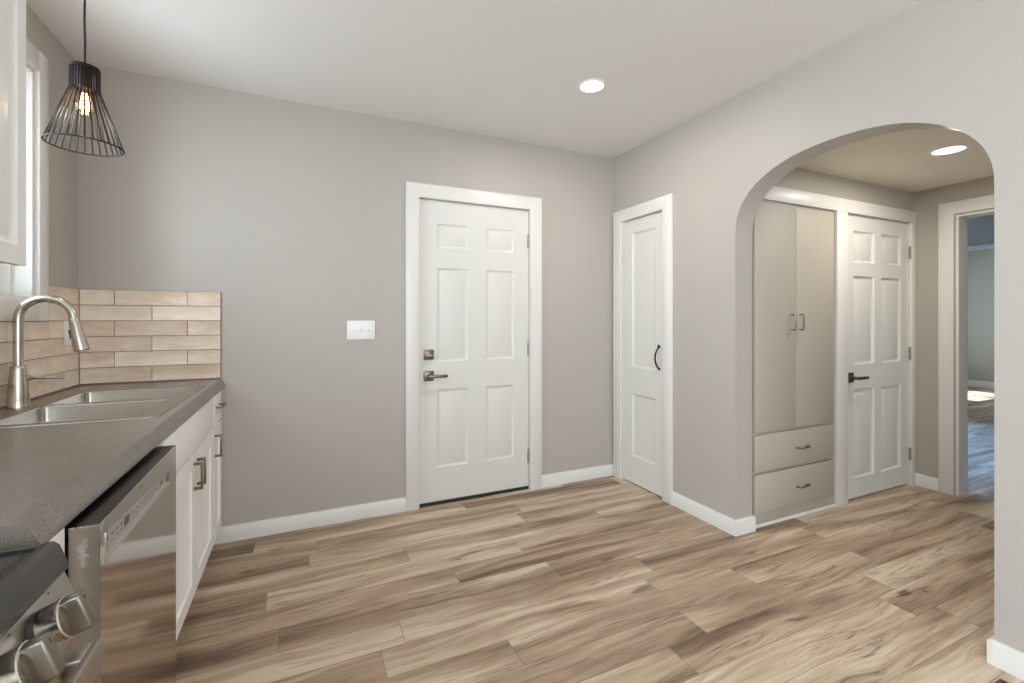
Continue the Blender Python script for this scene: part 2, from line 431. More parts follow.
# hall: north wall with cupboard and closet openings
CX0, CX1, KX0, KX1 = 2.428, 3.238, 3.348, 4.152
HL = 'hall wall above and beside the built-in cupboard and closet door'
struct('wall_hall_north', B(XR2, HX+0.12, HY, HY+0.11, 1.9665, 2.56), 'hall_wall', 'hall wall above the built-in cupboard and closet door', 'wall')
struct('wall_hall_north.001', B(CX1, KX0, HY, HY+0.11, 0, 1.9665), 'hall_wall', 'narrow hall wall pier between cupboard and closet door', 'wall')
struct('wall_hall_north.002', B(KX1, HX+0.12, HY, HY+0.11, 0, 1.9665), 'hall_wall', 'narrow hall wall pier right of the closet door', 'wall')
EY0, EY1, EZ = 0.72, 1.634, 1.983
struct('wall_hall_east', prism([(YS, 0), (EY0, 0), (EY0, EZ), (EY1, EZ), (EY1, 0), (HY+0.11, 0), (HY+0.11, 2.56), (YS, 2.56)], 'x', HX, HX+0.12),
       'hall_wall', 'hall wall with the cased doorway at far right', 'wall')
# rooms beyond the hall doorway
o = bmesh.new()
box(o, HX+0.12, 4.5, 4.6, 4.74, 0, 2.56); box(o, 6.5, 7.0, 4.6, 4.74, 0, 2.56); box(o, 4.5, 6.5, 4.6, 4.74, 0, 0.7); box(o, 4.5, 6.5, 4.6, 4.74, 2.2, 2.56)
struct('wall_living_north', o, 'far_wall', 'side wall of the room beyond the hall', 'wall')
struct('wall_living_west', B(HX, HX+0.12, HY+0.11, 4.74, 0, 2.56), 'far_wall', 'near wall of the room beyond the hall', 'wall')
o = bmesh.new()
box(o, HX+0.12, 11.6, YS-0.14, YS, 0, 2.56)
struct('wall_living_south', o, 'far_wall', 'plain side wall of the rooms beyond the hall', 'wall')
struct('wall_far_opening', prism([(YS, 0), (0.6, 0), (0.6, 2.09), (3.3, 2.09), (3.3, 0), (4.74, 0), (4.74, 2.56), (YS, 2.56)], 'x', 7.0, 7.12),
       'hall_wall', 'taupe header and wall with a wide opening far beyond the hall doorway', 'wall')
struct('wall_far_east', B(11.3, 11.44, YS, 4.74, 0, 2.56), 'far_wall', 'grey-green end wall seen through the hall doorway', 'wall')
o = bmesh.new()
box(o, 7.0, 9.3, 4.6, 4.74, 0, 2.56); box(o, 10.7, 11.44, 4.6, 4.74, 0, 2.56); box(o, 9.3, 10.7, 4.6, 4.74, 0, 0.5); box(o, 9.3, 10.7, 4.6, 4.74, 2.2, 2.56)
struct('wall_far_north', o, 'far_wall', 'north wall of the farthest room with the added window', 'wall')

# ------------------------------------------------------------------ baseboards
def base_prof(h=0.088, t=0.015):
    return [(0, 0), (t, 0), (t, h-0.006), (t-0.003, h-0.001), (t-0.006, h), (0, h)]
def base_y(name, x0, x1, y, sgn, label, h=0.088):     # along x, wall plane at y, sticks out sgn in y
    o = prism([(y+sgn*p, z) for p, z in base_prof(h)], 'x', x0, x1)
    return struct(name, o, 'trim', label, 'baseboard')
def base_x(name, y0, y1, x, sgn, label, h=0.088):
    o = prism([(x+sgn*p, z) for p, z in base_prof(h)], 'y', y0, y1)
    return struct(name, o, 'trim', label, 'baseboard')
base_y('baseboard_back', -0.488, 0.617, YB, -1, 'white baseboard between the cabinets and the entry door')
base_y('baseboard_back.001', 1.614, XR-0.001, YB, -1, 'short white baseboard between entry door and corner')
base_x('baseboard_right', AY1, 2.349, XR, -1, 'white baseboard from pantry door to the arch corner')
base_y('baseboard_arch', XR-0.015, XR2+0.012, AY1, -1, 'white baseboard wrapping the left end of the arch')
base_x('baseboard_right.001', YS, AY0, XR, -1, 'white baseboard at the lower right corner of the room')
base_y('baseboard_arch.001', XR-0.015, XR2+0.012, AY0, 1, 'white baseboard wrapping the right end of the arch')
base_x('baseboard_hall', 1.726, HY-0.006, HX, -1, 'short white baseboard beside the hall doorway')
base_x('baseboard_far', YS, 4.6, 11.3, -1, 'pale baseboard along the far end wall', 0.12)

# ------------------------------------------------------------------ panel doors
def leaf(w, h, t, panels, style='raised'):
    """door leaf, local x 0..w, z 0..h, front at y=0 facing -y, back at y=t; panels are rectangles"""
    bm = bmesh.new()
    xs = sorted({0, w, *[p[0] for p in panels], *[p[1] for p in panels]})
    zs = sorted({0, h, *[p[2] for p in panels], *[p[3] for p in panels]})
    vc = {}
    def V(x, y, z):
        k = (round(x, 5), round(y, 5), round(z, 5))
        if k not in vc: vc[k] = bm.verts.new(k)
        return vc[k]
    for x0, x1 in zip(xs, xs[1:]):
        for z0, z1 in zip(zs, zs[1:]):
            cx, cz = (x0+x1)/2, (z0+z1)/2
            if any(p[0] < cx < p[1] and p[2] < cz < p[3] for p in panels): continue
            bm.faces.new((V(x0, 0, z0), V(x1, 0, z0), V(x1, 0, z1), V(x0, 0, z1)))
    if style == 'raised': prof = [(0, 0), (0.003, 0.002), (0.009, 0.007), (0.014, 0.0085), (0.019, 0.0085), (0.036, 0.003), (0.040, 0.002)]
    elif style == 'deep': prof = [(0, 0), (0.004, 0.004), (0.010, 0.012), (0.015, 0.014), (0.022, 0.014), (0.042, 0.004), (0.046, 0.003)]
    elif style == 'flat': prof = [(0, 0), (0.003, 0.002), (0.012, 0.010), (0.016, 0.012), (0.020, 0.012)]
    else: prof = [(0, 0), (0.004, 0.008), (0.006, 0.009)]
    for p in panels:
        prev = None
        for ins, d in prof:
            c = [V(p[0]+ins, d, p[2]+ins), V(p[1]-ins, d, p[2]+ins), V(p[1]-ins, d, p[3]-ins), V(p[0]+ins, d, p[3]-ins)]
            if prev:
                for i in range(4): bm.faces.new((prev[i], prev[(i+1) % 4], c[(i+1) % 4], c[i]))
            prev = c
        bm.faces.new(prev)
    # sides and back
    b = [V(0, t, 0), V(w, t, 0), V(w, t, h), V(0, t, h)]
    bm.faces.new(b[::-1])
    bz = [z for z in zs]; bx = [x for x in xs]
    bm.faces.new([V(x, 0, 0) for x in bx][::-1] + [b[0], b[1]])
    bm.faces.new([V(x, 0, h) for x in bx] + [b[2], b[3]])
    bm.faces.new([V(0, 0, z) for z in bz] + [b[3], b[0]])
    bm.faces.new([V(w, 0, z) for z in bz][::-1] + [b[1], b[2]])
    bmesh.ops.recalc_face_normals(bm, faces=bm.faces)
    return bm

def casing(bm, x0, x1, top, wl, wr, wt, z0=0.0, y0=-0.02, y1=0.0):
    """three-sided flat casing around an opening x0..x1 (local), proud of the wall toward -y"""
    return prism([(x0-wl, z0), (x0, z0), (x0, top), (x1, top), (x1, z0), (x1+wr, z0), (x1+wr, top+wt), (x0-wl, top+wt)], 'y', y0, y1, bm, 0.003)

def lever_set(parent, x, z, ydoor, to=1, m='hw', length=0.115):
    """square rosette with a straight lever; the lever points along +x*to"""
    bm = bmesh.new(); box(bm, x-0.034, x+0.034, ydoor-0.012, ydoor, z-0.034, z+0.034, 0.004)
    box(bm, x-0.026, x+0.026, ydoor-0.015, ydoor-0.011, z-0.026, z+0.026, 0.002)
    r = obj('rosette', bm, m, parent)
    bm = bmesh.new()
    lathe(bm, [(0, 0), (0.013, 0), (0.013, 0.03), (0.010, 0.034), (0.010, 0.05), (0, 0.05)], 20, Matrix.Translation((x, ydoor-0.012, z)) @ Matrix.Rotation(PI/2, 4, 'X'))
    box(bm, min(x-0.012*to, x+length*to), max(x-0.012*to, x+length*to), ydoor-0.064, ydoor-0.052, z-0.010, z+0.010, 0.004)
    obj('lever', bm, m, parent)

def hinge(parent, x, z, y=-0.004, m='hinge', h=0.09):
    bm = bmesh.new(); lathe(bm, [(0, 0), (0.0065, 0), (0.0065, h), (0, h)], 12, Matrix.Translation((x, y, z-h/2)))
    for k in (1, 2):  lathe(bm, [(0.0072, -0.0008), (0.0072, 0.0008)], 12, Matrix.Translation((x, y, z-h/2+h*k/3)))
    lathe(bm, [(0, -0.004), (0.004, -0.003), (0.005, 0)], 12, Matrix.Translation((x, y, z-h/2)))
    lathe(bm, [(0.005, 0), (0.004, 0.003), (0, 0.004)], 12, Matrix.Translation((x, y, z+h/2)))
    box(bm, x-0.012, x+0.012, y+0.003, y+0.006, z-h/2, z+h/2, 0.0008)
    return obj('hinge', bm, m, parent)

def jamb(bm, x0, x1, top, d, t=0.018):
    box(bm, x0-t, x0, 0.0, d, 0, top+t); box(bm, x1, x1+t, 0.0, d, 0, top+t); box(bm, x0, x1, 0.0, d, top, top+t)
    return bm

def stops(bm, x0, x1, top, y, t=0.012):
    box(bm, x0-0.001, x0+t, y, y+0.03, 0, top); box(bm, x1-t, x1+0.001, y, y+0.03, 0, top); box(bm, x0+t, x1-t, y, y+0.03, top-t, top+0.001)
    return bm

SIX = lambda w, c, zz: [(c[i][0], c[i][1], z0, z1) for z0, z1 in zz for i in (0, 1)]

# door_1: entry door in the back wall (local origin at leaf's left bottom)
d1 = empty('door_1', (0.708, YB, 0), 0, 'white six-panel entry door with deadbolt and lever in the back wall', 'door', kind='structure')
W1, H1 = 0.807, 2.032
H1L = 2.022
lf = obj('door_panel', leaf(W1, H1L, 0.044, SIX(W1, [(0.122, 0.342), (0.475, 0.695)], [(0.225, 0.750), (0.940, 1.570), (1.705, 1.868)])), 'door', d1)
lf.location = (0, 0.012, 0.022)
bm = bmesh.new(); casing(bm, -0.004, W1+0.004, H1+0.016, 0.088, 0.096, 0.092); obj('casing', bm, 'trim', d1)
obj('jamb', stops(jamb(bmesh.new(), -0.003, W1+0.003, H1+0.015, 0.13, 0.014), -0.003, W1+0.003, H1+0.015, 0.0575), 'trim', d1)
bm = bmesh.new(); box(bm, -0.002, W1+0.002, 0.004, 0.13, 0.0, 0.0215, 0.002); obj('threshold', bm, 'threshold', d1, 'dark brown threshold strip')
lever_set(d1, 0.064, 0.868, 0.012, 1)
bm = bmesh.new(); box(bm, 0.031, 0.097, -0.004, 0.012, 0.977, 1.043, 0.004); box(bm, 0.039, 0.089, -0.008, -0.003, 0.985, 1.035, 0.002)
db = obj('deadbolt', bm, 'hw', d1)
bm = bmesh.new(); lathe(bm, [(0, 0), (0.009, 0), (0.009, 0.012), (0, 0.012)], 16, Matrix.Translation((0.064, -0.007, 1.006)) @ Matrix.Rotation(PI/2, 4, 'X'))
box(bm, 0.046, 0.082, -0.026, -0.018, 0.999, 1.012, 0.003); obj('thumb_turn', bm, 'hinge', db)
for z in (1.82, 1.035, 0.245): hinge(d1, W1+0.004, z, -0.0, 'hinge', 0.1)

# door_2: pantry door in the right wall (faces -x; local x runs toward the camera)
d2 = empty('door_2', (XR, 2.873, 0), -PI/2, 'narrow white two-panel pantry door with black pull in the right wall', 'door', kind='structure')
W2, H2 = 0.433, 1.990
lf = obj('door_panel', leaf(W2, H2, 0.04, [(0.088, 0.345, 0.20, 0.675), (0.088, 0.345, 0.875, 1.892)], 'flat'), 'door', d2)
lf.location = (0, 0.008, 0.008)
bm = bmesh.new(); casing(bm, -0.014, W2+0.004, H2+0.014, 0.092, 0.088, 0.088); obj('casing', bm, 'trim', d2)
obj('jamb', jamb(bmesh.new(), -0.004, W2+0.003, H2+0.012, 0.135, 0.010), 'trim', d2)
bm = bmesh.new()
p = []
for i in range(17):
    s_ = i/16; p.append((0.382, 0.008-0.006-0.034*math.sin(PI*s_)**0.8, 0.900+0.148*s_))
tube(bm, p, [0.0055+0.001*math.sin(PI*i/16) for i in range(17)], 10)
for z in (0.897, 1.051): lathe(bm, [(0, 0.006), (0.006, 0.005), (0.0095, 0.002), (0.010, 0)], 14, Matrix.Translation((0.382, 0.008, z)) @ Matrix.Rotation(PI/2, 4, 'X'))
lathe(bm, [(0, -0.012), (0.006, -0.008), (0.0085, 0), (0.006, 0.008), (0, 0.012)], 14, Matrix.Translation((0.382, 0.001, 1.058)))
obj('pull_handle', bm, 'black', d2, 'black arched pull handle')
for z in (1.72, 0.30): hinge(d2, -0.010, z, -0.026, 'trim', 0.1)

# door_3: hall closet door
d3 = empty('door_3', (3.362, HY, 0), 0, 'white six-panel closet door in the hall right of the built-in cupboard', 'door', kind='structure')
W3, H3 = 0.776, 1.955
lf = obj('door_panel', leaf(W3, H3, 0.035, SIX(W3, [(0.100, 0.352), (0.434, 0.690)], [(0.135, 0.750), (0.920, 1.535), (1.630, 1.848)]), 'deep'), 'door', d3)
lf.location = (0, 0.006, 0.012)
obj('jamb', jamb(bmesh.new(), -0.003, W3+0.003, H3+0.014, 0.1, 0.010), 'trim', d3)
lever_set(d3, 0.055, 0.846, 0.006, 1)
for z in (1.746, 0.992, 0.238): hinge(d3, W3+0.006, z, -0.012, 'hinge', 0.09)
# shared hall casing: long head board over cupboard and door, a wide post between them, a thin right post
bm = bmesh.new()
box(bm, XR2+0.001, HX-0.0005, HY-0.022, HY, 1.968, 2.056, 0.003)
box(bm, CX1-0.001, 3.357, HY-0.021, HY, 0, 1.9685, 0.003)
box(bm, 4.147, HX-0.0005, HY-0.021, HY, 0, 1.9685, 0.003)
struct('trim_1', bm, 'trim', 'white casing framing the hall cupboard and closet door', 'trim')

# cased opening in the hall east wall (faces -x)
bm = bmesh.new()
prism([(EY0-0.092, 0), (EY0-0.006, 0), (EY0-0.006, EZ+0.006), (EY1+0.006, EZ+0.006), (EY1+0.006, 0), (EY1+0.092, 0), (EY1+0.092, EZ+0.094), (EY0-0.092, EZ+0.094)], 'x', HX-0.02, HX, bm, 0.003)
box(bm, HX-0.004, HX+0.124, EY1-0.016, EY1+0.0, 0, EZ); box(bm, HX-0.004, HX+0.124, EY0, EY0+0.016, 0, EZ); box(bm, HX-0.004, HX+0.124, EY0+0.016, EY1-0.016, EZ-0.016, EZ)
struct('trim_2', bm, 'trim', 'white casing and jamb of the open hall doorway at far right', 'trim')
bm = bmesh.new()
box(bm, 6.98, 7.14, 0.58, 3.32, 2.05, 2.09, 0.003)
struct('trim_3', bm, 'trim', 'pale head trim of the wide opening seen through the hall doorway', 'trim')

# ------------------------------------------------------------------ window over the sink
w1 = empty('window_1', (XL, WY0, 0), PI/2, 'white double-hung window over the sink beside the upper cabinet', 'window', kind='structure')
WW = WY1-WY0
bm = bmesh.new()
box(bm, -0.075, 0, -0.02, 0, WZ0-0.084, WZ1+0.088, 0.003); box(bm, WW, WW+0.075, -0.02, 0, WZ0-0.084, WZ1+0.088, 0.003)
box(bm, -0.001, WW+0.001, -0.0195, 0, WZ1, WZ1+0.088, 0.003); box(bm, -0.001, WW+0.001, -0.0195, 0, WZ0-0.084, WZ0, 0.003)
obj('casing', bm, 'trim', w1)
bm = bmesh.new()
box(bm, 0, 0.016, -0.002, 0.22, WZ0, WZ1); box(bm, WW-0.016, WW, -0.002, 0.22, WZ0, WZ1)
box(bm, 0.016, WW-0.016, -0.002, 0.22, WZ0, WZ0+0.016); box(bm, 0.016, WW-0.016, -0.002, 0.22, WZ1-0.016, WZ1)
box(bm, WW-0.030, WW-0.016, 0.060, 0.092, WZ0+0.016, WZ1-0.016); box(bm, 0.016, 0.030, 0.060, 0.092, WZ0+0.016, WZ1-0.016)
obj('jamb', bm, 'trim', w1)
def sash(z0, z1, y0, y1):
    bm = bmesh.new(); a, b = 0.030, WW-0.030; s = 0.055
    box(bm, a, a+s, y0, y1, z0, z1, 0.003); box(bm, b-s, b, y0, y1, z0, z1, 0.003)
    box(bm, a+s-0.001, b-s+0.001, y0+0.0005, y1-0.0005, z0, z0+s, 0.003); box(bm, a+s-0.001, b-s+0.001, y0+0.0005, y1-0.0005, z1-0.04, z1, 0.003)
    o = obj('sash', bm, 'trim', w1)
    obj('pane', B(a+s, b-s, (y0+y1)/2-0.002, (y0+y1)/2+0.002, z0+s, z1-0.04), 'pane', o)
sash(WZ0+0.018, 1.815, 0.095, 0.130); sash(1.775, WZ1-0.018, 0.134, 0.168)
# unseen windows added as light sources behind the camera and in farther rooms
def unseen_window(name, x0, x1, z0, z1, y, label):
    e_ = empty(name, (0, 0, 0), 0, label, 'window', kind='structure')
    bm = bmesh.new()
    for a, b, c, d in ((x0, x1, z0, z0+0.06), (x0, x1, z1-0.06, z1)): box(bm, a, b, y-0.03, y+0.03, c, d, 0.003)
    for a in (x0, (x0+x1)/2-0.03, x1-0.06): box(bm, a, a+0.06, y-0.029, y+0.029, z0+0.05, z1-0.05, 0.003)
    obj('sash', bm, 'trim', e_); obj('pane', B(x0+0.06, x1-0.06, y-0.003, y+0.003, z0+0.06, z1-0.06), 'pane', e_)
unseen_window('added_window_2', RW[0], RW[1], RW[2], RW[3], YS-0.08, 'added wide white window behind the camera, for fill light')
unseen_window('added_window_6', 2.7, 3.9, 0.8, 2.1, YS-0.08, 'added white window at the near end of the hall, for fill light')
unseen_window('added_window_3', 4.5, 6.5, 0.7, 2.2, 4.67, 'added unseen white window lighting the room beyond the hall')
unseen_window('added_window_4', 9.3, 10.7, 0.5, 2.2, 4.67, 'added unseen white window lighting the farthest room')
unseen_window('added_window_5', 0.0, 1.3, LW[2], LW[3], 0.0, 'added white side window behind the camera, for fill light')
bpy.data.objects['added_window_5'].location = (XL-0.10, LW[0], 0); bpy.data.objects['added_window_5'].rotation_euler = (0, 0, PI/2)

# ------------------------------------------------------------------ backsplash tile
def tiles(name, u0, u1, z_top, row_h, rows, joints, place, m_t, label, zmin=0.915, cut=None):
    """place(u, d, z): world point at tile distance d from the wall"""
    g = 0.0016
    bm = bmesh.new()
    for r in range(rows):
        zt, zb = z_top-r*row_h, max(z_top-(r+1)*row_h, zmin)
        js = [u0] + [j for j in sorted(joints(r)) if u0+0.01 < j < u1-0.01] + [u1]
        for a, b in zip(js, js[1:]):
            for (aa, bb, z0, z1) in ([(a, b, zb, zt)] if cut is None else cut(a, b, zb, zt)):
                t = bmesh.new(); bmesh.ops.create_cube(t, size=1)
                for v in t.verts:
                    v.co = Vector(place(aa+g if v.co.x < 0 else bb-g, 0.001 if v.co.y < 0 else 0.009, z0+g if v.co.z < 0 else z1-g))
                bmesh.ops.bevel(t, geom=list(t.edges), offset=0.0012, segments=2, profile=0.5, affect='EDGES')
                bmesh.ops.recalc_face_normals(t, faces=t.faces)
                tmp_into(bm, t)
    return bm
RH = 0.0795
P_ = 0.311
def jb(r): return [-0.8715+P_*k for k in range(-3, 4)] if r % 2 == 0 else [-0.716+P_*k for k in range(-3, 4)]
bs = empty('backsplash', (0, 0, 0), 0, 'beige stacked-brick tile backsplash on the back wall beside the sink', 'backsplash', kind='structure')
obj('tiles', tiles('t', XL+0.0095, -0.407, 1.397, RH, 6, jb, lambda u, d, z: (u, YB-d, z), 'tile', ''), 'tile', bs)
obj('grout', B(XL+0.009, -0.405, YB-0.0062, YB, 0.914, 1.397), 'grout', bs)
bs = empty('backsplash', (0, 0, 0), 0, 'beige tile backsplash on the window wall under and beside the window', 'backsplash', kind='structure')
def jl(r): return [2.84-P_*k for k in range(-1, 10)] if r % 2 else [2.685-P_*k for k in range(-2, 10)]
def cutl(a, b, zb, zt):
    out = []
    wa, wb, wz = WY0-0.076, WY1+0.076, WZ0-0.085
    if zt <= wz or a >= wb or b <= wa: return [(a, b, zb, zt)]
    if zb < wz-0.004: out.append((a, b, zb, wz))
    zz = max(zb, wz)
    if b > wb+0.006: out.append((max(a, wb), b, zz, zt))
    if a < wa-0.006: out.append((a, min(b, wa), zz, zt))
    return out
obj('tiles', tiles('t', 0.0, YB-0.0105, 1.397, RH, 6, jl, lambda u, d, z: (XL+d, u, z), 'tile', '', cut=cutl), 'tile', bs)
bm = bmesh.new()
box(bm, XL, XL+0.0062, 0, YB-0.006, 0.914, WZ0-0.085); box(bm, XL, XL+0.0062, WY1+0.076, YB-0.006, WZ0-0.085, 1.397); box(bm, XL, XL+0.0062, 0, WY0-0.076, WZ0-0.085, 1.397)
obj('grout', bm, 'grout', bs)

# ------------------------------------------------------------------ countertop with sink cut-out
CXF, CY0, CZ, CTH = -0.385, 1.000, 0.914, 0.048
SX0, SX1, SY0, SY1 = -0.921, -0.440, 1.905, 2.715       # sink rim outline
top = empty('countertop', (0, 0, 0), 0, 'grey-brown speckled laminate countertop running from the range to the back wall', 'countertop')
prof = [(-0.4135, CZ), (-0.4095, CZ-0.0008), (-0.4060, CZ-0.0032), (-0.4030, CZ-0.0072), (-0.3950, CZ-0.0190), (-0.3885, CZ-0.0300), (-0.3865, CZ-0.0360), (-0.3862, CZ-0.0410), (-0.389, CZ-0.0460), (-0.395, CZ-CTH)]
bm = bmesh.new()
ix0, ix1, iy0, iy1 = SX0+0.012, SX1-0.012, SY0+0.012, SY1-0.012
front = [(ix1, CZ)] + prof + [(ix1, CZ-CTH)]
prism(front, 'y', CY0, YB-0.001, bm)
box(bm, XL+0.0005, ix0, CY0, YB-0.001, CZ-CTH, CZ)
box(bm, ix0, ix1, CY0, iy0, CZ-CTH, CZ); box(bm, ix0, ix1, iy1, YB-0.001, CZ-CTH, CZ)
bmesh.ops.remove_doubles(bm, verts=bm.verts, dist=0.0002)
obj('worktop', bm, 'counter', top)

# ------------------------------------------------------------------ sink
sk = empty('sink', ((SX0+SX1)/2, (SY0+SY1)/2, CZ), 0, 'stainless steel double-bowl drop-in sink set into the countertop', 'sink')
def rrect(x0, x1, y0, y1, r, n=6):
    out = []
    for cx, cy, a0 in ((x1-r, y1-r, 0), (x0+r, y1-r, PI/2), (x0+r, y0+r, PI), (x1-r, y0+r, 3*PI/2)):
        for i in range(n+1):
            a = a0+PI/2*i/n; out.append((cx+r*math.cos(a), cy+r*math.sin(a)))
    return out
def rim():
    bm = bmesh.new(); lx, ly = (SX1-SX0)/2, (SY1-SY0)/2
    outer = rrect(-lx, lx, -ly, ly, 0.018)
    zt = 0.005
    bowls = [(-lx+0.035, lx-0.052, -ly+0.030, -0.012), (-lx+0.035, lx-0.052, 0.012, ly-0.030)]
    # top sheet made as a ring fill
    vo = [bm.verts.new((x, y, zt-0.0015)) for x, y in outer]
    vo2 = [bm.verts.new((x*1.0+0.004*(1 if x > 0 else -1), y+0.004*(1 if y > 0 else -1), 0.0005)) for x, y in outer]
    N = len(outer)
    for i in range(N): bm.faces.new((vo[i], vo2[i], vo2[(i+1) % N], vo[(i+1) % N]))
    edges = [bm.edges.get((vo[i], vo[(i+1) % N])) for i in range(N)]
    loops = []
    for b in bowls:
        pts = rrect(*b, 0.024, 8); vb = [bm.verts.new((x, y, zt)) for x, y in pts]
        e = [bm.edges.new((vb[i], vb[(i+1) % len(vb)])) for i in range(len(vb))]
        loops.append((b, vb)); edges += e
    bmesh.ops.triangle_fill(bm, use_beauty=True, use_dissolve=False, edges=edges)
    bmesh.ops.recalc_face_normals(bm, faces=bm.faces)
    return bm, bowls
bm, bowls = rim()
obj('rim', bm, 'sink_rim', sk)
for b in bowls:
    bm = bmesh.new(); prev = None
    levels = [(0, 0.005, 0.024), (0.003, 0.001, 0.023), (0.007, -0.14, 0.026), (0.018, -0.172, 0.045), (0.045, -0.185, 0.03)]
    for ins, z, r in levels:
        vs = [bm.verts.new((x, y, z)) for x, y in rrect(b[0]+ins, b[1]-ins, b[2]+ins, b[3]-ins, r, 8)]
        if prev:
            for i in range(len(vs)): bm.faces.new((prev[i], prev[(i+1) % len(vs)], vs[(i+1) % len(vs)], vs[i]))
        prev = vs
    bm.faces.new(prev)
    for f in bm.faces: f.normal_flip()
    bo = obj('bowl', bm, 'sink', sk)
    sd = bo.modifiers.new('thickness', 'SOLIDIFY'); sd.thickness = 0.0012; sd.offset = -1
    bm = bmesh.new(); lathe(bm, [(0.044, 0.0005), (0.042, 0.003), (0.034, 0.002), (0.030, -0.004), (0.008, -0.006), (0.007, 0.002), (0, 0.003)], 24, Matrix.Translation(((b[0]+b[1])/2, (b[2]+b[3])/2, -0.1845)))
    obj('drain', bm, 'chrome', bo)

# ------------------------------------------------------------------ faucet
FX, FY = -0.964, 2.335
fa = empty('faucet', (FX, FY, CZ), 0, 'brushed nickel gooseneck pull-down faucet behind the sink', 'faucet')
bm = bmesh.new()
lathe(bm, [(0, 0), (0.032, 0), (0.032, 0.004), (0.031, 0.008), (0.0305, 0.03), (0.0285, 0.07), (0.0258, 0.11), (0.0235, 0.145), (0.0225, 0.155), (0.0215, 0.157), (0, 0.157)], 36)
obj('base', bm, 'faucet', fa)
bm = bmesh.new(); p = [(0, 0, 0.15), (0, 0, 0.20), (0, 0, 0.26), (0, 0, 0.325)]
R_ = 0.079
for i in range(1, 19):
    th = PI - (PI-math.radians(11))*i/18
    p.append((R_+R_*math.cos(th), 0, 0.332+R_*math.sin(th)))
dx = Vector((math.sin(math.radians(11)), 0, -math.cos(math.radians(11))))
q = Vector(p[-1])
p.append(tuple(q+dx*0.012))
tube(bm, p, 0.0148, 20)
obj('gooseneck_spout', bm, 'faucet', fa)
q = q+dx*0.012
bm = bmesh.new()
lathe(bm, [(0, 0), (0.0158, 0), (0.0166, 0.003), (0.0175, 0.02), (0.0205, 0.06), (0.0250, 0.118), (0.0250, 0.126), (0.022, 0.130), (0, 0.130)], 28,
      Matrix.Translation(q) @ dx.to_track_quat('Z', 'Y').to_matrix().to_4x4())
sp = obj('spray_head', bm, 'faucet', fa)
bm = bmesh.new(); mtx = Matrix.Translation(q) @ dx.to_track_quat('Z', 'Y').to_matrix().to_4x4()
back = dx.cross(Vector((0, 1, 0))).normalized()
if back.x > 0: back = -back
ctr = q+dx*0.060+back*0.0200
box(bm, -0.004, 0.004, -0.0055, 0.0055, -0.018, 0.018, 0.003, mtx=Matrix.Translation(ctr) @ (-dx).to_track_quat('Z', 'Y').to_matrix().to_4x4())
obj('spray_button', bm, 'black_plastic', sp)
bm = bmesh.new()
tube(bm, [(0, 0.015, 0.085), (0, 0.03, 0.095), (0, 0.047, 0.103), (0, 0.060, 0.104)], [0.017, 0.0165, 0.0155, 0.0145], 18)
tube(bm, [(0.0, 0.052, 0.104), (0.03, 0.055, 0.1045), (0.075, 0.058, 0.101), (0.108, 0.060, 0.099)], [0.0085, 0.0055, 0.0045, 0.0042], 12)
obj('lever_handle', bm, 'faucet', fa)

# ------------------------------------------------------------------ outlet on the tile, switch plate on the back wall
ol = empty('wall_outlet', (XL+0.0092, 2.862, 1.18), PI/2, 'white duplex outlet on the tiled window wall behind the faucet', 'outlet')
obj('cover_plate', B(-0.036, 0.036, -0.005, 0.0, -0.058, 0.058, 0.002), 'white_plastic', ol)
for s in (-1, 1):
    bm = bmesh.new(); box(bm, -0.017, 0.017, -0.0075, -0.004, s*0.022-0.014, s*0.022+0.014, 0.003)
    rc = obj('receptacle', bm, 'white_plastic', ol)
    bm = bmesh.new()
    for k in (-1, 1): box(bm, k*0.0065-0.0014, k*0.0065+0.0014, -0.0079, -0.007, s*0.022-0.002, s*0.022+0.007)
    lathe(bm, [(0, 0), (0.003, 0), (0.003, 0.001), (0, 0.001)], 10, Matrix.Translation((0, -0.007, s*0.022-0.008)) @ Matrix.Rotation(PI/2, 4, 'X'))
    obj('slots', bm, 'slot', rc)
sw = empty('light_switch', (0.340, YB, 1.178), 0, 'white triple toggle switch plate on the back wall left of the entry door', 'light switch')
obj('cover_plate', B(-0.083, 0.083, -0.006, 0.0, -0.059, 0.059, 0.0025), 'white_plastic', sw)
for k in (-1, 0, 1):
    bm = bmesh.new(); box(bm, k*0.046-0.005, k*0.046+0.005, -0.0068, -0.005, -0.012, 0.012, 0.0006)
    box(bm, -0.004, 0.004, -0.012, 0.004, -0.005, 0.005, 0.0012, mtx=Matrix.Translation((k*0.046, -0.006, -0.002)) @ Matrix.Rotation(math.radians(-28), 4, 'X'))
    obj('toggle', bm, 'white_plastic', sw)
    for z in (-0.03, 0.03): obj('screw', lathe(bmesh.new(), [(0, 0.001), (0.0025, 0.0008), (0.003, 0)], 10, Matrix.Translation((k*0.046, -0.006, z)) @ Matrix.Rotation(PI/2, 4, 'X')), 'white_plastic', sw)

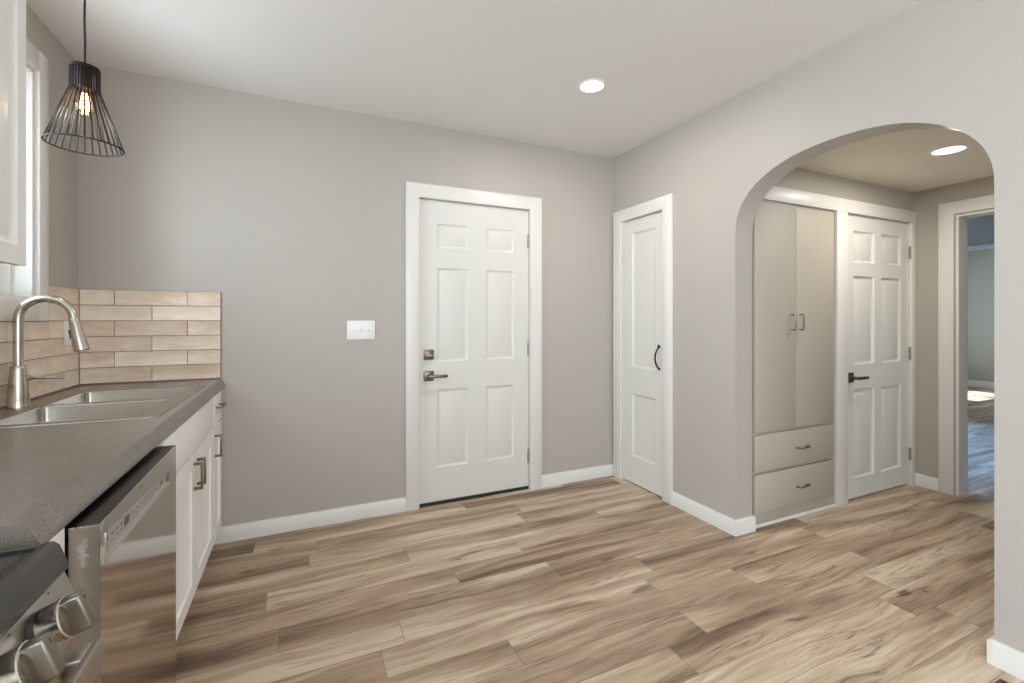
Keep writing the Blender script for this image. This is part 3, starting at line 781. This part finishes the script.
# ------------------------------------------------------------------ base cabinets (local x runs to +y, front faces +x)
def bar_pull(parent, x, z, y, length=0.128, vertical=True, m='hw', proj=0.032, t=0.010):
    bm = bmesh.new(); h = length/2
    if vertical:
        box(bm, x-t/2, x+t/2, y-proj, y-proj+0.008, z-h, z+h, 0.0015)
        for s in (-1, 1): box(bm, x-t/2, x+t/2, y-proj+0.004, y, z+s*(h-0.005)-0.005, z+s*(h-0.005)+0.005, 0.0012)
    else:
        box(bm, x-h, x+h, y-proj, y-proj+0.008, z-t/2, z+t/2, 0.0015)
        for s in (-1, 1): box(bm, x+s*(h-0.005)-0.005, x+s*(h-0.005)+0.005, y-proj+0.004, y, z-t/2, z+t/2, 0.0012)
    return obj('handle', bm, m, parent)
FXC = -0.420        # face frame plane; doors stand 18 mm proud
def cabinet_body(w, h=0.8655, d=0.57, toe=0.10):
    bm = bmesh.new()
    box(bm, 0, w, 0.0, d, toe, h); box(bm, 0, w, 0.07, d, 0, toe)
    return bm
sb = empty('sink_cabinet', (FXC, 1.745, 0), PI/2, 'white sink base cabinet with two shaker doors and a plain false drawer front', 'cabinet')
bw = 2.728-1.745
bm = cabinet_body(bw)
bm.free()
bm = bmesh.new()
t_ = 0.018
box(bm, 0, t_, 0, 0.57, 0.10, 0.8655); box(bm, bw-t_, bw, 0, 0.57, 0.10, 0.8655); box(bm, t_, bw-t_, 0, 0.57, 0.10, 0.118)
box(bm, t_, bw-t_, 0.552, 0.57, 0.118, 0.8655); box(bm, t_, bw-t_, 0, 0.018, 0.67, 0.8655); box(bm, 0, bw, 0.07, 0.088, 0, 0.10)
obj('body', bm, 'cab', sb)
o = obj('false_drawer_front', B(1.80-1.745, 2.722-1.745, -0.018, 0, 0.700, 0.852, 0.002), 'cab', sb)
def shaker(parent, x0, x1, z0, z1, hx, hz, m='cab', style='shaker'):
    s = 0.060
    o = obj('door', leaf(x1-x0, z1-z0, 0.018, [(s, x1-x0-s, s, z1-z0-s)], style), m, parent)
    o.location = (x0, -0.018, z0)
    if hx is not None:
        h = bar_pull(o, hx-x0, hz-z0, 0, 0.112, t=0.014)
    return o
shaker(sb, 1.865-1.745, 2.292-1.745, 0.105, 0.690, 2.262-1.745, 0.598)
shaker(sb, 2.297-1.745, 2.722-1.745, 0.105, 0.690, 2.330-1.745, 0.598)
dc = empty('drawer_cabinet', (FXC, 2.730, 0), PI/2, 'narrow white base cabinet with one drawer and one shaker door against the back wall', 'cabinet')
bw = YB-0.002-2.730
obj('body', cabinet_body(bw), 'cab', dc)
o = obj('drawer', B(0.004, bw-0.012, -0.018, 0, 0.700, 0.852, 0.002), 'cab', dc)
bar_pull(o, 0.125, 0.788, -0.018, 0.12, False)
shaker(dc, 0.004, bw-0.012, 0.105, 0.690, 0.034, 0.598)
# filler cabinet end between range and dishwasher
fp = tag(obj('filler_panel', B(-0.98, -0.392, 1.001, 1.102, 0, 0.8655, 0.002), 'cab'), 'white cabinet filler panel between the range and the dishwasher', 'panel')
fp2 = tag(obj('filler_panel', B(-0.98, -0.405, 1.727, 1.7435, 0, 0.8655, 0.002), 'cab'), 'white cabinet end panel between the dishwasher and the sink cabinet', 'panel')

# ------------------------------------------------------------------ dishwasher (slightly askew)
dw = empty('dishwasher', (-0.345, 1.112, 0), PI/2+math.radians(0.5), 'stainless steel dishwasher with pocket control strip under the countertop', 'dishwasher')
WD, ZT_ = 0.602, 0.858
bm = bmesh.new(); box(bm, 0.02, WD-0.02, 0.052, 0.56, 0.10, 0.825, 0.003); box(bm, 0.02, WD-0.02, 0.10, 0.5, 0, 0.10)
obj('tub', bm, 'black_plastic', dw)
bm = bmesh.new()
PX0, PX1, PZ0, PZ1, TP = 0.026, 0.522, 0.770, 0.832, 0.030
# front skin with a pocket
def front_skin():
    bm = bmesh.new()
    xs, zs = [0.0, PX0, PX1, WD], [0.10, PZ0, PZ1, ZT_]
    Z = lambda i, j: zs[j] - (TP if (j == 2 and i >= 2) else 0)
    for i in range(3):
        for j in range(3):
            if i == 1 and j == 1: continue
            bm.faces.new([bm.verts.new(c) for c in ((xs[i], 0, Z(i, j)), (xs[i+1], 0, Z(i+1, j)), (xs[i+1], 0, Z(i+1, j+1)), (xs[i], 0, Z(i, j+1)))])
    c0 = [(PX0, 0, PZ0), (PX1, 0, PZ0), (PX1, 0, PZ1-TP), (PX0, 0, PZ1)]
    c1 = [(PX0+0.010, 0.009, PZ0+0.006), (PX1-0.010, 0.009, PZ0+0.006), (PX1-0.010, 0.007, PZ1-TP-0.004), (PX0+0.010, 0.006, PZ1-0.004)]
    for i in range(4): bm.faces.new([bm.verts.new(c) for c in (c0[i], c0[(i+1) % 4], c1[(i+1) % 4], c1[i])])
    bm.faces.new([bm.verts.new(c) for c in c1])
    bmesh.ops.remove_doubles(bm, verts=bm.verts, dist=1e-5)
    # sides, bottom
    for a, b in (((0, 0.10), (0, ZT_)), ((WD, 0.10), (WD, ZT_)), ((0, 0.10), (WD, 0.10)), ((0, ZT_), (WD, ZT_))):
        d_ = 0.046 if a[1] != ZT_ or b[1] != ZT_ else 0.002
        bm.faces.new([bm.verts.new(c) for c in ((a[0], 0, a[1]), (b[0], 0, b[1]), (b[0], d_, b[1]), (a[0], d_, a[1]))])
    bm.faces.new([bm.verts.new(c) for c in ((0, 0.046, 0.10), (WD, 0.046, 0.10), (WD, 0.046, ZT_-0.003), (0, 0.046, ZT_-0.003))])
    bmesh.ops.remove_doubles(bm, verts=bm.verts, dist=1e-5); bmesh.ops.recalc_face_normals(bm, faces=bm.faces)
    return bm
dr = obj('door', front_skin(), 'steel', dw)
obj('top_edge', B(0.001, WD-0.001, 0.0025, 0.052, ZT_-0.012, ZT_-0.0008, 0.001), 'black_plastic', dw, 'black plastic top edge')
mt = Matrix(((1, 0, 0, 0), (0, 1, 0, 0), (0, 0, 1, 0), (0, 0, 0, 1)))
def strip_piece(x0, x1, f0, f1, m, name, par, lift):
    """piece of the tapered strip between fractions f0..f1 of its height"""
    bm = bmesh.new(); vs = []
    for d in (0, 1):
        for x, f in ((x0, f0), (x1, f0), (x1, f1), (x0, f1)):
            u = (x-PX0)/(PX1-PX0); zt = PZ1-0.004-TP*u; zb = PZ0+0.006
            yb = 0.009+(0.006-0.009)*f
            vs.append(bm.verts.new((x, yb-lift+d*0.0012, zb+(zt-zb)*f)))
    for q in ((0, 1, 2, 3), (7, 6, 5, 4), (0, 4, 5, 1), (1, 5, 6, 2), (2, 6, 7, 3), (3, 7, 4, 0)): bm.faces.new([vs[k] for k in q])
    bmesh.ops.recalc_face_normals(bm, faces=bm.faces)
    return obj(name, bm, m, par)
cs = strip_piece(PX0+0.013, PX1-0.013, 0.04, 0.97, 'grey_panel', 'control_strip', dr, 0.0010)
cs['label'] = 'grey control strip with small dark markings'
strip_piece(0.158, 0.190, 0.28, 0.74, 'display', 'display', cs, 0.0016)
for x in (0.050, 0.080, 0.108, 0.132, 0.212, 0.240, 0.268, 0.296, 0.324, 0.352, 0.380, 0.408):
    strip_piece(x, x+0.013, 0.58, 0.66, 'mark', 'marking', cs, 0.0016)
    strip_piece(x+0.002, x+0.010, 0.32, 0.38, 'mark', 'marking', cs, 0.0016)
strip_piece(0.450, 0.472, 0.25, 0.75, 'mark', 'button', cs, 0.0016)
obj('pocket_edge', B(PX0-0.003, PX0+0.001, -0.0015, 0.002, PZ0+0.002, PZ1-0.002, 0.0008), 'chrome', dr)
for x0_, x1_ in ((-0.0008, 0.0004), (WD-0.0004, WD+0.0008)): obj('door_edge', B(x0_, x1_, 0.0008, 0.0455, 0.102, ZT_-0.0035), 'steel_side', dr)
bm = bmesh.new(); lathe(bm, [(0, 0.0006), (0.008, 0.0005), (0.0085, 0)], 18, Matrix.Translation((0.245, 0, 0.846)) @ Matrix.Rotation(PI/2, 4, 'X') @ Matrix.Diagonal((1.0, 0.45, 1, 1)))
obj('badge', bm, 'mark', dr)
# torn film residue on the near side of the door
bm = bmesh.new()
rs = random.Random(5); ol_ = []
up_, lo_ = [], []
for i in range(17):
    z = 0.782+0.052*i/16
    yc = 0.024+0.003*rs.uniform(-1, 1); hh = 0.0015+0.011*rs.random()*math.sin(PI*(i+0.5)/17)
    up_.append(bm.verts.new((-0.0010, yc+hh, z))); lo_.append(bm.verts.new((-0.0010, yc-hh*rs.uniform(0.4, 1), z)))
for i in range(16): bm.faces.new((up_[i], up_[i+1], lo_[i+1], lo_[i]))
obj('film_residue', bm, 'film', dr, 'pale torn adhesive film on the side')

# ------------------------------------------------------------------ range
rg = empty('range', (-0.339, 0.192, 0), PI/2, 'stainless electric range with black glass cooktop and knobs at the lower left', 'range')
WR = 0.762     # local x 0..WR (to +y), front faces -y(local) = +x world
obj('body', B(0.004, WR-0.004, 0.03, 0.66, 0.03, 0.875, 0.004), 'steel_side', rg)
bm = bmesh.new(); box(bm, 0.005, WR-0.005, 0.02, 0.655, 0.872, 0.893, 0.003)
obj('cooktop', bm, 'black_glass', rg, 'glossy black glass cooktop')
bm = bmesh.new()
pr_ = [(0.030, 0.893), (0.022, 0.899), (0.012, 0.8985), (0.005, 0.892), (-0.004, 0.866), (-0.006, 0.853), (0.0, 0.850), (0.030, 0.853)]
prism(pr_, 'x', 0.002, WR-0.002, bm, 0.0035)
box(bm, 0.0, 0.006, 0.02, 0.655, 0.872, 0.896, 0.002); box(bm, WR-0.006, WR, 0.02, 0.655, 0.872, 0.896, 0.002)
obj('cooktop_rim', bm, 'rim', rg, 'dark grey rounded rim')
# slanted control panel
bm = bmesh.new()
prism([(0.0, 0.852), (-0.026, 0.775), (-0.026, 0.768), (0.04, 0.768), (0.04, 0.852)], 'x', 0.004, WR-0.004, bm, 0.002)
cp = obj('control_panel', bm, 'steel_side', rg)
pd = Vector((0, -0.077, -0.026)); nrm = Vector((0, -0.947, 0.32)).normalized()
KX, KZ = (0.650, 0.552), 0.818
def knob(x):
    c = Vector((x, -0.0005-(0.852-KZ)*0.3377, KZ)); h_ = Vector((1, 0, 0)); v_ = nrm.cross(h_)
    mtx = Matrix.Translation(c) @ Matrix((h_, v_, nrm)).transposed().to_4x4()
    bm = bmesh.new(); lathe(bm, [(0, 0), (0.0245, 0), (0.0245, 0.008), (0, 0.008)], 28, mtx); kr = obj('knob_base', bm, 'knob_ring', rg)
    bm = bmesh.new(); lathe(bm, [(0.0235, 0.007), (0.0260, 0.008), (0.0265, 0.0285), (0.0282, 0.0295), (0.0282, 0.0330), (0.0268, 0.0345), (0.0242, 0.0345), (0.0225, 0.0305), (0, 0.0295)], 44, mtx)
    k = obj('knob', bm, 'chrome', rg)
    bm = bmesh.new(); box(bm, -0.0100, 0.0100, -0.0262, 0.0262, 0.026, 0.057, 0.0045, 3, mtx)
    obj('grip', bm, 'knob_face', k)
    obj('pointer_mark', box(bmesh.new(), -0.001, 0.001, 0.014, 0.0205, 0.0566, 0.0573, 0, 1, mtx), 'slot', k)
for x in KX + (0.14, 0.23): knob(x)
# panel specks (printed icons)
for kx in KX:
    for dx_, dz_ in ((0.050, 0.026), (0.042, 0.032), (0.030, 0.034)):
        cc = Vector((kx+dx_, -0.0003-(0.852-(KZ+dz_))*0.3377, KZ+dz_))
        obj('icon', box(bmesh.new(), -0.0014, 0.0014, -0.0014, 0.0014, 0, 0.0008, 0, 1, Matrix.Translation(cc) @ nrm.to_track_quat('Z', 'Y').to_matrix().to_4x4()), 'mark', cp)
bm = bmesh.new(); box(bm, 0.006, WR-0.006, -0.020, 0.03, 0.20, 0.762, 0.005); od = obj('oven_door', bm, 'steel', rg)
obj('oven_window', B(0.12, WR-0.12, -0.0215, -0.018, 0.34, 0.64, 0.0008), 'black_glass', od)
bm = bmesh.new(); box(bm, 0.02, WR-0.02, -0.055, -0.043, 0.698, 0.742, 0.003)
for x in (0.022, WR-0.067): box(bm, x, x+0.045, -0.046, -0.018, 0.705, 0.738, 0.003)
obj('handle', bm, 'steel_side', od)
obj('storage_drawer', B(0.006, WR-0.006, -0.016, 0.03, 0.05, 0.192, 0.004), 'steel_side', rg)

# ------------------------------------------------------------------ upper cabinet
UX, UY0, UY1, UZ0, UZ1 = -0.690, 0.85, 1.712, 1.392, 2.16
uc = empty('upper_cabinet', (UX-0.02, UY0, UZ0), PI/2, 'white raised-panel upper cabinet at the left edge beside the window', 'cabinet')
uw, uh = UY1-UY0, UZ1-UZ0
bm = bmesh.new(); box(bm, 0, uw, 0, 0.305, 0.004, uh, 0.002)
obj('body', bm, 'cab', uc)
for x0, x1 in ((0.004, uw/2-0.002), (uw/2+0.002, uw-0.002)):
    s = 0.042
    o = obj('door', leaf(x1-x0, uh-0.006, 0.02, [(s, x1-x0-s, 0.05, uh-0.065)], 'raised'), 'cab', uc); o.location = (x0, -0.02, 0.0)

# ------------------------------------------------------------------ hall cupboard (built in)
cu = empty('linen_cupboard', (0, HY, 0), 0, 'tall taupe built-in cupboard with two doors and two drawers inside the arch', 'cupboard')
bm = bmesh.new()
box(bm, CX0, CX1, 0.0, 0.018, 0.0, 1.966); box(bm, CX0, CX1, 0.018, 0.40, 0.02, 1.966)
obj('body', bm, 'taupe_cab', cu)
obj('toe_trim', prism([(-0.001, 0.0), (-0.012, 0.0), (-0.011, 0.007), (-0.006, 0.012), (-0.001, 0.014)], 'x', CX0, CX1), 'trim', cu)
for x0, x1, hx in ((2.440, 2.814, 2.772), (2.818, 3.196, 2.852)):
    o = obj('door', B(x0, x1, -0.019, 0, 0.570, 1.942, 0.003), 'taupe_cab', cu)
    bm = bmesh.new(); z = 1.228
    p = [(hx, -0.019, z-0.048), (hx, -0.040, z-0.048)] + [(hx, -0.046, z-0.044)] + [(hx, -0.047, z), (hx, -0.046, z+0.044)] + [(hx, -0.040, z+0.048), (hx, -0.019, z+0.048)]
    tube(bm, p, 0.0055, 10); obj('handle', bm, 'nickel', o)
for z0, z1 in ((0.335, 0.553), (0.085, 0.318)):
    o = obj('drawer', B(2.440, 3.196, -0.022, 0, z0, z1, 0.004), 'taupe_cab', cu)
    bm = bmesh.new(); z = (z0+z1)/2-0.002; hx = 2.868
    p = [(hx-0.05, -0.022, z), (hx-0.05, -0.040, z), (hx-0.045, -0.046, z), (hx, -0.047, z), (hx+0.045, -0.046, z), (hx+0.05, -0.040, z), (hx+0.05, -0.022, z)]
    tube(bm, p, 0.005, 10); obj('handle', bm, 'hw', o)

# ------------------------------------------------------------------ pendant lamp
PXc, PYc = -0.711, 2.15
pl = empty('pendant_light', (PXc, PYc, 0), 0, 'dark wire cage pendant lamp with glowing bulb hanging over the sink', 'pendant lamp')
bm = bmesh.new(); tube(bm, [(0, 0, 2.152), (0.0012, 0, 2.24), (-0.001, 0.001, 2.33), (0.0008, 0, 2.43), (0, 0, 2.52)], 0.0033, 10)
obj('cord', bm, 'cord', pl)
bm = bmesh.new(); lathe(bm, [(0, ZC-0.024), (0.052, ZC-0.024), (0.058, ZC-0.018), (0.058, ZC), (0, ZC)], 32); obj('canopy', bm, 'shade', pl)
ZB, ZN, ZTp, RB, RT = 1.872, 2.072, 2.156, 0.1085, 0.0415
cage = bmesh.new()
def ring(r, z, t, n=48):
    return [(r*math.cos(2*PI*i/n), r*math.sin(2*PI*i/n), z) for i in range(n)]
lathe(cage, [(0, ZTp), (RT+0.001, ZTp), (RT+0.0015, ZTp-0.003), (RT-0.001, ZTp-0.005), (0, ZTp-0.005)], 40)
cg = obj('shade_frame', cage, 'shade', pl)
for rr, zz, tt in ((RB, ZB, 0.0028), (RT, ZTp-0.006, 0.0026)): obj('ring', tube(bmesh.new(), ring(rr, zz, 0), tt, 8, True), 'shade', cg)
NW = 30
for i in range(NW):
    a = 2*PI*i/NW; c_, s_ = math.cos(a), math.sin(a)
    bm = bmesh.new()
    tube(bm, [(RT*c_, RT*s_, ZTp-0.004), (RT*c_, RT*s_, ZN+0.004), ((RT+0.002)*c_, (RT+0.002)*s_, ZN-0.004), (RB*c_, RB*s_, ZB)], 0.0025, 6)
    obj('wire', bm, 'shade', cg)
bm = bmesh.new(); lathe(bm, [(0, 2.151), (0.020, 2.151), (0.021, 2.146), (0.021, 2.085), (0.018, 2.078), (0, 2.078)], 24); obj('socket', bm, 'brass', pl)
bm = bmesh.new(); lathe(bm, [(0.012, 2.082), (0.0135, 2.068), (0.020, 2.045), (0.0265, 2.02), (0.027, 2.008), (0.023, 1.992), (0.013, 1.983), (0, 1.981)], 24)
bu = obj('bulb', bm, 'bulb_glass', pl)
bm = bmesh.new()
for k in range(4):
    a = PI/2*k+0.4
    tube(bm, [(0.005*math.cos(a), 0.005*math.sin(a), 2.06), (0.013*math.cos(a), 0.013*math.sin(a), 2.003)], 0.0022, 6)
obj('filament', bm, 'filament', bu)
ld = bpy.data.lights.new('pendant_bulb_light', 'POINT'); ld.energy = 2.0; ld.color = (1.0, 0.84, 0.64); ld.shadow_soft_size = 0.02
lo = bpy.data.objects.new('pendant_bulb_light', ld); C.objects.link(lo); lo.location = (PXc, PYc, 1.965)

# ------------------------------------------------------------------ recessed ceiling lights
def downlight(name, x, y, z, r, label, led, power, col):
    e_ = empty(name, (x, y, z), 0, label, 'ceiling light')
    bm = bmesh.new(); lathe(bm, [(r, -0.004), (r+0.003, -0.006), (r+0.014, -0.0035), (r+0.016, 0), (r, 0)], 40); obj('trim_ring', bm, 'white_plastic', e_)
    bm = bmesh.new(); lathe(bm, [(0, -0.003), (r*0.9, -0.0032), (r+0.001, -0.0015)], 40); obj('diffuser', bm, led, e_)
    d = bpy.data.lights.new(name+'_light', 'AREA'); d.shape = 'DISK'; d.size = 2*r; d.energy = power; d.color = col
    o = bpy.data.objects.new(name+'_light', d); C.objects.link(o); o.location = (x, y, z-0.012)
downlight('recessed_light', 1.459, 2.116, ZC, 0.062, 'round recessed light glowing in the kitchen ceiling near the corner', 'led', 9, (1, 0.95, 0.88))
downlight('recessed_light', 3.335, 1.328, HZ, 0.070, 'round recessed light in the low hall ceiling beyond the arch', 'hall_led', 9, (1, 0.92, 0.80))

# ------------------------------------------------------------------ floor register
fv = empty('floor_vent', (2.135, 0.595, 0), 0, 'dark floor register at the lower right corner beside the arch', 'vent')
bm = bmesh.new(); lx, ly = 0.060, 0.140
box(bm, -lx, lx, -ly, -ly+0.014, 0, 0.005, 0.002); box(bm, -lx, lx, ly-0.014, ly, 0, 0.005, 0.002); box(bm, -lx, -lx+0.014, -ly+0.013, ly-0.013, 0, 0.0049, 0.002); box(bm, lx-0.014, lx, -ly+0.013, ly-0.013, 0, 0.0049, 0.002)
box(bm, -lx+0.01, lx-0.01, -ly+0.01, ly-0.01, 0, 0.001)
obj('frame', bm, 'grille', fv)
bm = bmesh.new()
for k in range(17):
    y = -ly+0.02+k*(2*ly-0.04)/16; box(bm, -lx+0.012, lx-0.012, y-0.003, y+0.003, 0.001, 0.0045)
box(bm, -0.003, 0.003, -ly+0.012, ly-0.012, 0.001, 0.0047)
obj('grille', bm, 'grille', fv)
